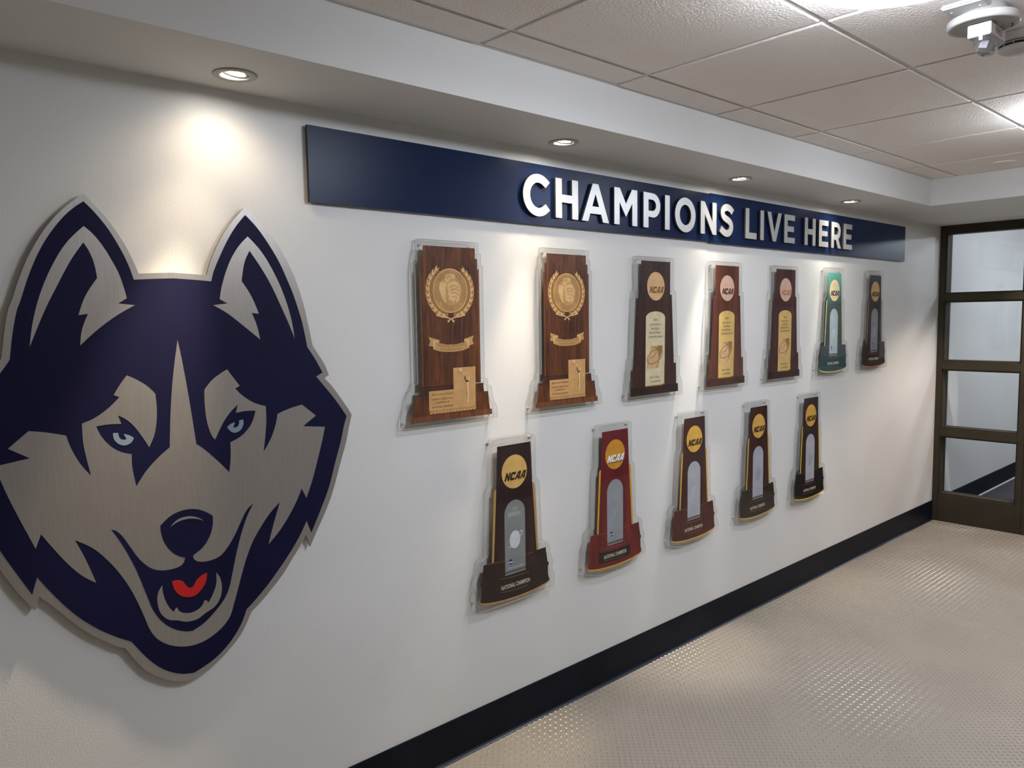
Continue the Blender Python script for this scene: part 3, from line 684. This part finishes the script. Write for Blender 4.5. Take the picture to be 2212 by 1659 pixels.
# ---------------------------------------------------------------- wooden plaques with medallion
A_OUT = mir([(127, 609), (127, 570), (136, 570), (136, 530), (145, 530), (145, 131), (159, 131), (160, 106), (175, 105), (185, 52), (201, 26), (204, -15)])
def type_a(cx, label, year, warm):
    e = plaque(cx, 1.247, label, A_OUT, 0.0025)
    layer('wood_column', e, mm([(-128, 118), (128, 118), (128, 516), (121, 516), (121, 552), (111, 552), (111, 588), (-111, 588), (-111, 552), (-121, 552), (-121, 516), (-128, 516)]), 0, 'walnut')
    for s in (-1, 1):
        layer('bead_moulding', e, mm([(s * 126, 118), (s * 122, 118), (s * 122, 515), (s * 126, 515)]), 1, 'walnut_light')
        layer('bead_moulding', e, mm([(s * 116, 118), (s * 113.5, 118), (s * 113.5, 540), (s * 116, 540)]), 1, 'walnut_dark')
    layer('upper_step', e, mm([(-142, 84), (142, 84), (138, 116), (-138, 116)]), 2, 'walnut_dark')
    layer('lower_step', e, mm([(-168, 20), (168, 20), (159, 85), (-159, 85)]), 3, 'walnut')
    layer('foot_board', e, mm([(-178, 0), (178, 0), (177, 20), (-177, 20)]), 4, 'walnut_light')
    # wreath: two curved branches of leaves
    wr = empty_part('wreath', e)
    sh = bmesh.new(); lf = bmesh.new(); ld = bmesh.new()
    for s in (-1, 1):
        arc = []
        for i in range(13):
            a = math.radians(-82 + 136 * i / 12); arc.append((s * (91 * math.cos(a)) , 440 + 86 * math.sin(a) + (0 if i else 0)))
        slab(sh, [mm(stroke(arc, [6 + 22 * math.sin(min(1, (i + 2) / 6) * math.pi / 2) * (1 if i < 11 else 0.6) for i in range(13)]))], yk(1) + 0.0003, yk(1))
        for i in range(11):
            a = math.radians(-72 + 124 * i / 10); bx, bz = s * 91 * math.cos(a), 440 + 86 * math.sin(a)
            for side in (-1, 0, 1):
                dirn = math.atan2(math.cos(a), -s * math.sin(a)) + side * 0.5 * -s
                l, w = (22, 8.4) if side else (23, 8.6)
                ox, oz = bx + side * 5.5 * math.cos(a) * s, bz + side * 5.5 * math.sin(a)
                dx, dz = math.cos(dirn), math.sin(dirn)
                P = [(ox - dx * l * .35, oz - dz * l * .35), (ox - dz * w / 2 + dx * 1, oz + dx * w / 2 + dz * 1), (ox + dx * l * .65, oz + dz * l * .65), (ox + dz * w / 2 + dx * 1, oz - dx * w / 2 + dz * 1)]
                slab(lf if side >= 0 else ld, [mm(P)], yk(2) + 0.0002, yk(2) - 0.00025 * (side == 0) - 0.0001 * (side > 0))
            if i % 2: slab(ld, [mm(circle(bx + s * 7, bz + 5, 2.2, 8))], yk(3), yk(3) - 0.0003)
        slab(lf, [mm(stroke([(s * 62, 357), (s * 30, 352), (0, 345), (-s * 14, 334)], [5, 4, 4, 7]))], yk(2), yk(2) - 0.0002)
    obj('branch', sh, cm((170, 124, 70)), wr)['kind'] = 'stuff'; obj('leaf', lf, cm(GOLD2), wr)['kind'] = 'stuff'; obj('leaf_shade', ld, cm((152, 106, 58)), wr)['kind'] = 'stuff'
    # medallion
    md = layer('medallion', e, mm(circle(0, 440, 75, 56)), 3, cm(GOLD1))
    for q, (r0, r1, c, k) in enumerate(((75, 71.5, GOLD2, 4), (54, 52.5, GOLDD, 4), (70.5, 69.3, GOLDD, 4))):
        layer('ring', md, [mm(circle(0, 440, r0, 48)), mm(circle(0, 440, r1, 48))], k, cm(c))
    bm = bmesh.new()
    text_bm(bm, 'NATIONAL COLLEGIATE ATHLETIC ASSOCIATION', 0, 0, 0, 0.0088, yk(5), arc=(0, 0.440, 0.0615, math.radians(90), math.radians(262), False))
    text_bm(bm, 'FOUNDED 1906', 0, 0, 0, 0.0085, yk(5), arc=(0, 0.440, 0.0615, math.radians(270), math.radians(76), True))
    obj('lettering', bm, cm(GOLDD), md)
    bm = bmesh.new()
    slab(bm, [mm([(-46, 468), (-22, 468), (-22, 482), (-22, 492), (-12, 497), (16, 497), (22, 490), (18, 481), (4, 482), (-6, 472), (-14, 462), (-20, 452), (-20, 395), (-30, 402), (-40, 418), (-46, 440)])], yk(4), yk(5))
    slab(bm, [mm([(-12, 462), (0, 470), (16, 473), (32, 468), (42, 456), (44, 442), (40, 424), (36, 408), (28, 396), (20, 412), (12, 400), (6, 410), (-2, 406), (-8, 412), (-6, 424), (-12, 428), (-9, 438), (-14, 448)])], yk(4), yk(5))
    obj('relief_figure', bm, cm(GOLD2), md)
    bm = bmesh.new()
    for P in ([(-20, 490), (-14, 484), (-8, 478)], [(-12, 493), (-6, 486), (0, 482)], [(-4, 494), (2, 489), (8, 485)], [(-4, 450), (6, 456), (22, 458), (36, 450)], [(0, 440), (12, 446), (26, 446), (40, 438)], [(2, 430), (14, 434), (28, 432), (38, 422)], [(4, 418), (16, 420), (28, 416)], [(-12, 462), (-20, 470)], [(-46, 440), (-44, 425), (-36, 410), (-26, 400), (-18, 394)]):
        slab(bm, [mm(stroke(P, 1.6))], yk(5), yk(6))
    obj('relief_line', bm, cm(GOLDD), md)['kind'] = 'stuff'
    # ribbon
    rb = layer('ribbon', e, mm([(-96, 285), (-89, 270), (-97, 256), (-77, 252), (-77, 243), (-50, 235), (-20, 232), (20, 232), (50, 235), (77, 243), (77, 250), (98, 256), (92, 270), (99, 285), (56, 274), (56, 263), (20, 257), (-20, 257), (-52, 263), (-52, 274)]), 3, cm(GOLD1))
    layer('fold', rb, mm([(-77, 272), (-52, 274), (-52, 268), (-70, 266), (-72, 246), (-77, 243)]), 4, cm(GOLD2)); layer('fold', rb, mm([(77, 272), (56, 274), (56, 268), (70, 266), (72, 246), (77, 243)]), 4, cm(GOLD2))
    bm = bmesh.new()
    text_bm(bm, 'NATIONAL COLLEGIATE', 0, 0, 0, 0.0075, yk(4), arc=(0, 0.585, 0.3335, math.radians(270), math.radians(20.5), True))
    text_bm(bm, 'CHAMPIONSHIPS', 0, 0, 0, 0.0068, yk(4), arc=(0, 0.585, 0.3455, math.radians(270), math.radians(15), True))
    obj('lettering', bm, cm(GOLDD), rb)
    # name plate with player
    pl = layer('name_plate', e, mm([(-100, 27), (101, 27), (103, 176), (5, 176), (5, 102), (-100, 102)]), 5, cm((206, 160, 104)))
    layer('rim', pl, [mm([(-100, 27), (101, 27), (103, 176), (5, 176), (5, 102), (-100, 102)]), mm([(-98.8, 28.2), (99.8, 28.2), (101.8, 174.8), (6.2, 174.8), (6.2, 100.8), (-98.8, 100.8)])], 6, cm(GOLD2))
    texto('lettering', [('%s NCAA DIVISION I' % year, -0.043, 0.0895, 0.091, 0.0068), ("WOMEN'S BASKETBALL", -0.043, 0.0735, 0.095, 0.0068), ('CHAMPIONSHIP', -0.043, 0.0615, 0.060, 0.0066), ('NATIONAL CHAMPION', -0.043, 0.0470, 0.088, 0.0068)], yk(6), cm((62, 40, 24)), pl)
    bm = bmesh.new()
    for P, w in (([(78, 133), (72, 140)], [6, 11]), ([(72, 131), (66, 124), (66, 108), (68, 92), (69, 76), (66, 60), (62, 44), (56, 38)], [9, 11, 9, 8, 8, 7, 5, 4]), ([(66, 124), (58, 130), (53, 146), (50, 160)], [6, 5, 4.5, 4]), ([(72, 128), (62, 126), (56, 134), (54, 148)], [5, 4.5, 4, 3.5])):
        slab(bm, [mm(stroke(P, w))], yk(6), yk(7))
    slab(bm, [mm(circle(74, 137, 6, 14))], yk(6), yk(7) + 0.0001); slab(bm, [mm(circle(37, 167, 7, 16))], yk(6), yk(7) + 0.0001)
    obj('player_relief', bm, cm((226, 190, 140)), pl)
    bm = bmesh.new()
    for P in ([(60, 122), (61, 106), (63, 90), (64, 76), (61, 60), (57, 44)], [(80, 132), (80, 141), (75, 144)], [(30, 164), (32, 160), (38, 159)], [(54, 36), (58, 40), (66, 52)]): slab(bm, [mm(stroke(P, 1.3))], yk(7), yk(8))
    obj('player_line', bm, cm((140, 92, 50)), pl)['kind'] = 'stuff'
    fz = layer('frieze', pl, mm([(-100, 24), (101, 24), (101, 36), (-100, 36)]), 6, cm((176, 128, 76)))
    bm = bmesh.new()
    for i in range(14):
        u = -98 + i * 14.3
        slab(bm, [mm([(u + 2, 25), (u + 6, 34), (u + 10, 25)])], yk(7), yk(8)); slab(bm, [mm(circle(u + 12.6, 31, 2.2, 8))], yk(7), yk(8))
    obj('frieze_relief', bm, cm(GOLD2), fz)['kind'] = 'stuff'
    return e
def empty_part(name, parent):
    o = bpy.data.objects.new(name, None); COL.objects.link(o); o.parent = parent; return o
type_a(1.607, 'walnut trophy plaque with gold medallion dated 1995, leftmost of the top row', '1995', 0)
type_a(2.182, 'walnut trophy plaque with gold medallion dated 2000, second of the top row', '2000', 1)

# ---------------------------------------------------------------- plaques with a gold arched plate
B_OUT = mir([(132, 602), (131, 457), (148, 456), (162, 159), (179, 157), (180, 72), (197, 48), (201, -18)])
def ncaa(cx, cz, w, h, grow=0.0):
    """heavy slanted block letters N C A A as outlines"""
    t = 0.34; G = []
    G.append([[(0, 0), (t, 0), (t, .52), (.72, 0), (1.02, 0), (1.02, 1), (.68, 1), (.68, .48), (.32, 1), (0, 1)]])
    G.append([[(1.0, .30), (1.0, 0), (.18, 0), (0, .18), (0, .82), (.18, 1), (1.0, 1), (1.0, .66), (.66, .66), (.66, .72), (.36, .72), (.36, .28), (.66, .28), (.66, .30)]])
    A = [[(-.05, 0), (.30, 0), (.34, .2), (.66, .2), (.66, 0), (1.02, 0), (1.02, 1), (.42, 1)], [(.44, .42), (.66, .42), (.66, .78)]]
    G += [A, A]
    out = []; adv = 1.12; tot = 4 * adv - .1 + .45
    for i, g in enumerate(G):
        lp = []
        for q, l in enumerate(g):
            P = []
            mx = sum(p[0] for p in l) / len(l); mz = sum(p[1] for p in l) / len(l)
            for x, z in l:
                P.append((cx + ((x + i * adv + .45 * z) / tot - .5) * w, cz + (z - .5) * h))
            lp.append(P)
        out.append(lp)
    return out
def ncaao(name, cx, cz, w, h, k, m, parent):
    bm = bmesh.new()
    for lp in ncaa(cx, cz, w, h): slab(bm, lp, yk(k) + 0.0001, yk(k))
    return obj(name, bm, m, parent)
def type_b(cx, label, year, cols, disc, logo, plate, txt=(60, 52, 40)):
    e = plaque(cx, 1.247, label, B_OUT, 0.006)
    w = wood('trophy_wood_%s' % year, srgb(*cols[0]), srgb(*cols[1]), srgb(*cols[2]), (20, 1, 0.9)); wf = wood('trophy_wood_foot_%s' % year, srgb(*[int(c * .75) for c in cols[0]]), srgb(*[int(c * .8) for c in cols[1]]), srgb(*[int(c * .85) for c in cols[1]]), (1.5, 1, 14))
    layer('column', e, mm([(-140, 128), (135, 128), (117.5, 438), (105, 438), (105, 583), (-102, 583), (-103, 438), (-118, 438)]), 0, w)
    layer('base_block', e, mm([(-161, 34), (154, 34), (151, 130), (-158, 130)]), 1, w)
    layer('foot', e, mm([(-176, -2), (168, -2), (166, 35), (-174, 35)]), 2, wf)
    ds = layer('disc', e, mm(circle(1, 474, 62.5, 48)), 2, cm(disc))
    ncaao('lettering', 0.006, 0.4585, 0.106, 0.029, 3, cm(logo), ds)
    ap = [(63, 38), (68, 336)] + [(-1 + 69 * math.cos(a), 336 + 28 * math.sin(a)) for a in [math.pi * i / 16 for i in range(1, 16)]] + [(-70, 336), (-74, 38)]
    pl = layer('arched_plate', e, mm(ap), 3, cm(plate))
    layer('plate_lip', pl, mm([(-74, 33), (44, 33), (60, 42), (60, 46), (44, 38), (-74, 38)]), 4, cm((150, 112, 44)))
    layer('plate_lip', pl, mm([(60, 44), (64, 47), (65, 128), (62, 128)]), 4, cm((168, 128, 60)))
    texto('lettering', [(year, -0.002, 0.3270, 0.031, 0.0095), ('DIVISION  I', -0.002, 0.3055, 0.078, 0.0105), ("WOMEN'S", -0.002, 0.2880, 0.062, 0.0105), ('BASKETBALL', -0.002, 0.2700, 0.086, 0.0105), ('CHAMPIONSHIP', -0.002, 0.2520, 0.104, 0.0105), ('NATIONAL', -0.004, 0.0730, 0.070, 0.0105), ('CHAMPION', -0.004, 0.0540, 0.072, 0.0105)], yk(4), cm(txt), pl)
    tint = lambda f: tuple(int(c * f) for c in (205, 155, 105))
    g = layer('ball_picture', pl, mm([(-38, 212), (49, 212), (44, 180), (20, 140), (26, 112), (-61, 112), (-52, 150)]), 4, cm((208, 168, 128)))
    layer('picture_corner', g, mm([(10, 212), (49, 212), (44, 180), (30, 160), (22, 190)]), 5, cm((146, 112, 58)))
    bm = bmesh.new()
    el = [(-6 + 58 * math.cos(a) * math.cos(.35) - 28 * math.sin(a) * math.sin(.35), 166 + 58 * math.cos(a) * math.sin(.35) + 28 * math.sin(a) * math.cos(.35)) for a in [2 * math.pi * i / 32 for i in range(33)]]
    slab(bm, [mm(stroke(el, 4))], yk(5), yk(6))
    for P in ([(-36, 160), (-14, 166), (2, 180), (6, 200)], [(-28, 208), (-6, 206), (12, 194), (20, 172), (22, 150), (14, 132)], [(-4, 212), (14, 198), (26, 172), (20, 138), (2, 112)], [(-60, 115), (-56, 140), (-50, 158)]): slab(bm, [mm(stroke(P, 3))], yk(6), yk(7))
    obj('ball_lines', bm, cm((156, 112, 62)), g)['kind'] = 'stuff'
    return e
type_b(2.750, 'dark brown trophy plaque with cream arched plate dated 2002, third of the top row', '2002', [(34, 22, 20), (58, 32, 28), (74, 40, 32)], (216, 178, 132), (126, 92, 40), (212, 200, 164))
type_b(3.322, 'reddish brown trophy plaque with gold arched plate dated 2003, middle of the top row', '2003', [(56, 28, 20), (84, 42, 28), (104, 54, 34)], (206, 172, 152), (66, 44, 30), (206, 176, 108))
type_b(3.897, 'maroon trophy plaque with gold arched plate dated 2004, just left of the green one', '2004', [(44, 24, 24), (66, 34, 34), (84, 44, 42)], (204, 170, 152), (166, 124, 78), (204, 172, 104))

# ---------------------------------------------------------------- plaques with gold edges and a silver arched plate
C_STR = mir([(100, 593), (110, 583), (110, 424), (128, 402), (138, 165), (158, 162), (172, 155), (181, 138), (182, 108), (196, 84), (198, 70), (192, 48), (205, 24), (203, -34)])
def curved(bot):
    h = [(100, 593), (110, 583), (110, 424), (128, 402), (138, 165), (158, 162), (172, 155), (181, 138), (182, 108), (196, 84), (198, 70), (192, 48), (205, 24), (206, 0), (196, -16)]
    return mir(h + [(150, -31), (100, -41), (50, -47)])
def type_c(cx, z0, label, col, base, disc, logo, edge, silver, outl, year=None, panel=None, rim=None, ballc=None, blue=True, txt=(214, 206, 184)):
    e = plaque(cx, z0, label, outl, 0.004)
    layer('column', e, mm([(-112, 132), (112, 132), (91, 404), (84, 564), (-84, 564), (-92, 404)]), 0, col)
    for s in (-1, 1): layer('gold_edge', e, mm([(s * 119, 138), (s * 103, 398), (s * 98, 406), (s * 91.5, 406), (s * 109, 136)]), 1, cm(edge))
    bot = [(178 * math.cos(a), -26 * math.sin(a) + 2) for a in [math.pi * i / 20 for i in range(21)]]
    layer('base', e, mm([(-171, 25), (-169, 62), (-174, 62), (-174, 76), (-168, 78), (-158, 138), (-110, 137), (110, 137), (158, 138), (168, 78), (174, 76), (174, 62), (169, 62), (171, 25)] + bot), 1, base)
    layer('gold_rim', e, mm(bot + [(x, z + 5.5 + (1 if abs(x) < 150 else 0)) for x, z in reversed(bot)]), 2, cm(rim or edge))
    bm = bmesh.new()
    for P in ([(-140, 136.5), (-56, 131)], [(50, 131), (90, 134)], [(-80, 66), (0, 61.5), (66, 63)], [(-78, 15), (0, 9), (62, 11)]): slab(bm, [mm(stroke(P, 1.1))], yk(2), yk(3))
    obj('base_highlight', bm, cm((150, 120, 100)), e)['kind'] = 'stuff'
    if panel: layer('label_panel', e, mm([(-108, 8), (0, 1), (98, 6), (98, 52), (0, 47), (-108, 54)]), 3, cm(panel))
    texto('lettering', [('NATIONAL CHAMPION', -0.002, 0.0305 if not panel else 0.0285, 0.146, 0.0165, dict(bold=0.012))], yk(4), cm(txt), e)
    ds = layer('disc', e, mm(circle(-0.5, 461, 63.5, 48)), 2, cm(disc))
    if logo == (240, 238, 232):
        ncaao('lettering_shadow', 0.006, 0.4415, 0.112, 0.032, 3, cm((40, 20, 16)), ds)
    ncaao('lettering', 0.004, 0.4445, 0.112, 0.030, 4, cm(logo), ds)
    ap = [(50, 82), (50, 302)] + [(-2 + 52 * math.cos(a), 302 + 52 * math.sin(a)) for a in [math.pi * i / 20 for i in range(1, 20)]] + [(-54, 302), (-54, 82)]
    pl = layer('arched_plate', e, mm(ap), 3, silver)
    layer('plate_ledge', pl, mm([(-54, 78), (50, 78), (50, 88), (-54, 88)]), 4, cm((92, 92, 96))); layer('plate_ledge', pl, mm([(-54, 74), (50, 74), (50, 78.5), (-54, 78.5)]), 4, cm((150, 152, 156)))
    if blue:
        d = layer('blue_dot', pl, mm(circle(-26, 121, 10, 20)), 4, cm((34, 52, 110))); layer('dot_band', d, mm([(-35.5, 117), (-16.5, 117), (-16, 122), (-36, 122)]), 5, cm((205, 210, 220)))
    if year:
        texto('lettering', [(year, -0.002, 0.3205, 0.022, 0.012), ('DIVISION I', -0.002, 0.3015, 0.066, 0.0155, dict(bold=0.01)), ('Championship', -0.002, 0.0975, 0.078, 0.010)], yk(4), cm((190, 194, 198)), pl)
    bc = cm(ballc or (204, 206, 214))
    bm = bmesh.new(); k = 0.62
    bx, bz = -3, 203
    slab(bm, [mm(circle(bx, bz, 27, 28, 34))], yk(4), yk(5)); 
    ring = [(bx + 46 * math.cos(a) * math.cos(.6) - 10 * math.sin(a) * math.sin(.6), bz + 46 * math.cos(a) * math.sin(.6) + 10 * math.sin(a) * math.cos(.6)) for a in [2 * math.pi * i / 28 for i in range(29)]]
    slab(bm, [mm(stroke(ring, 4))], yk(5), yk(6))
    b = obj('ball_emblem', bm, bc, pl)
    return e, pl
SIL = lambda a, b: mat('silver_print', srgb(*a), 0.45, 0.2, build=noise_col(srgb(*a), srgb(*b), nscale=12))
dk = lambda n, a, b: wood(n, srgb(*a), srgb(*[int((p + q) / 2) for p, q in zip(a, b)]), srgb(*b), (16, 1, 1.2))
type_c(4.477, 1.264, 'green trophy plaque with silver arched plate, second from the right in the top row', gradz('green_print', [(0.30, (62, 70, 68)), (0.62, (66, 76, 74)), (0.78, (76, 124, 116)), (0.97, (104, 184, 170))]), gradz('green_base_print', [(0.0, (40, 74, 76)), (0.2, (64, 72, 74))]), (236, 216, 170), (44, 42, 36), (196, 198, 140), SIL((176, 196, 202), (188, 206, 210)), C_STR, rim=(214, 196, 120), ballc=(184, 202, 206))
type_c(5.050, 1.264, 'near-black trophy plaque with copper edges, rightmost of the top row', dk('black_print', (20, 16, 18), (36, 28, 30)), dk('black_base_print', (24, 16, 16), (52, 30, 30)), (204, 166, 108), (40, 32, 28), (166, 116, 76), SIL((136, 138, 142), (150, 152, 156)), C_STR, ballc=(160, 162, 166))
type_c(1.891, 0.5575, 'dark brown trophy plaque dated 2013 with grey arched plate, leftmost of the bottom row', dk('brown_print', (32, 20, 18), (56, 34, 36)), dk('brown_base_print', (28, 18, 14), (48, 26, 22)), (206, 170, 100), (40, 26, 14), (176, 142, 84), SIL((128, 134, 134), (140, 146, 146)), C_STR, year='2013')
type_c(2.471, 0.5460, 'deep red trophy plaque with black label, second of the bottom row', dk('red_print', (84, 22, 26), (122, 34, 40)), dk('red_base_print', (78, 20, 20), (124, 30, 32)), (202, 142, 46), (240, 238, 232), (206, 160, 50), SIL((146, 152, 158), (158, 164, 170)), curved(1), panel=(34, 30, 26), ballc=(150, 156, 162))
type_c(3.052, 0.5430, 'dark brown trophy plaque with pale arched plate, middle of the bottom row', dk('brown_print_b', (44, 22, 20), (78, 38, 32)), dk('brown_base_print_b', (52, 26, 20), (92, 34, 30)), (214, 168, 72), (34, 24, 16), (212, 166, 72), SIL((172, 176, 186), (184, 188, 196)), curved(1), ballc=(178, 182, 192), blue=False)
type_c(3.636, 0.5430, 'dark brown trophy plaque with black base, second from the right in the bottom row', dk('brown_print_c', (38, 20, 18), (80, 38, 28)), cm((44, 36, 32)), (212, 168, 84), (34, 24, 16), (206, 166, 66), SIL((176, 178, 190), (188, 190, 202)), curved(1), ballc=(160, 162, 176), blue=False)
type_c(4.212, 0.5430, 'black trophy plaque with bright yellow edges, rightmost of the bottom row', dk('brown_print_d', (32, 18, 20), (64, 32, 30)), cm((24, 16, 16)), (210, 164, 72), (34, 24, 16), (214, 184, 46), SIL((178, 180, 188), (190, 192, 200)), curved(1), ballc=(164, 166, 176), blue=False)
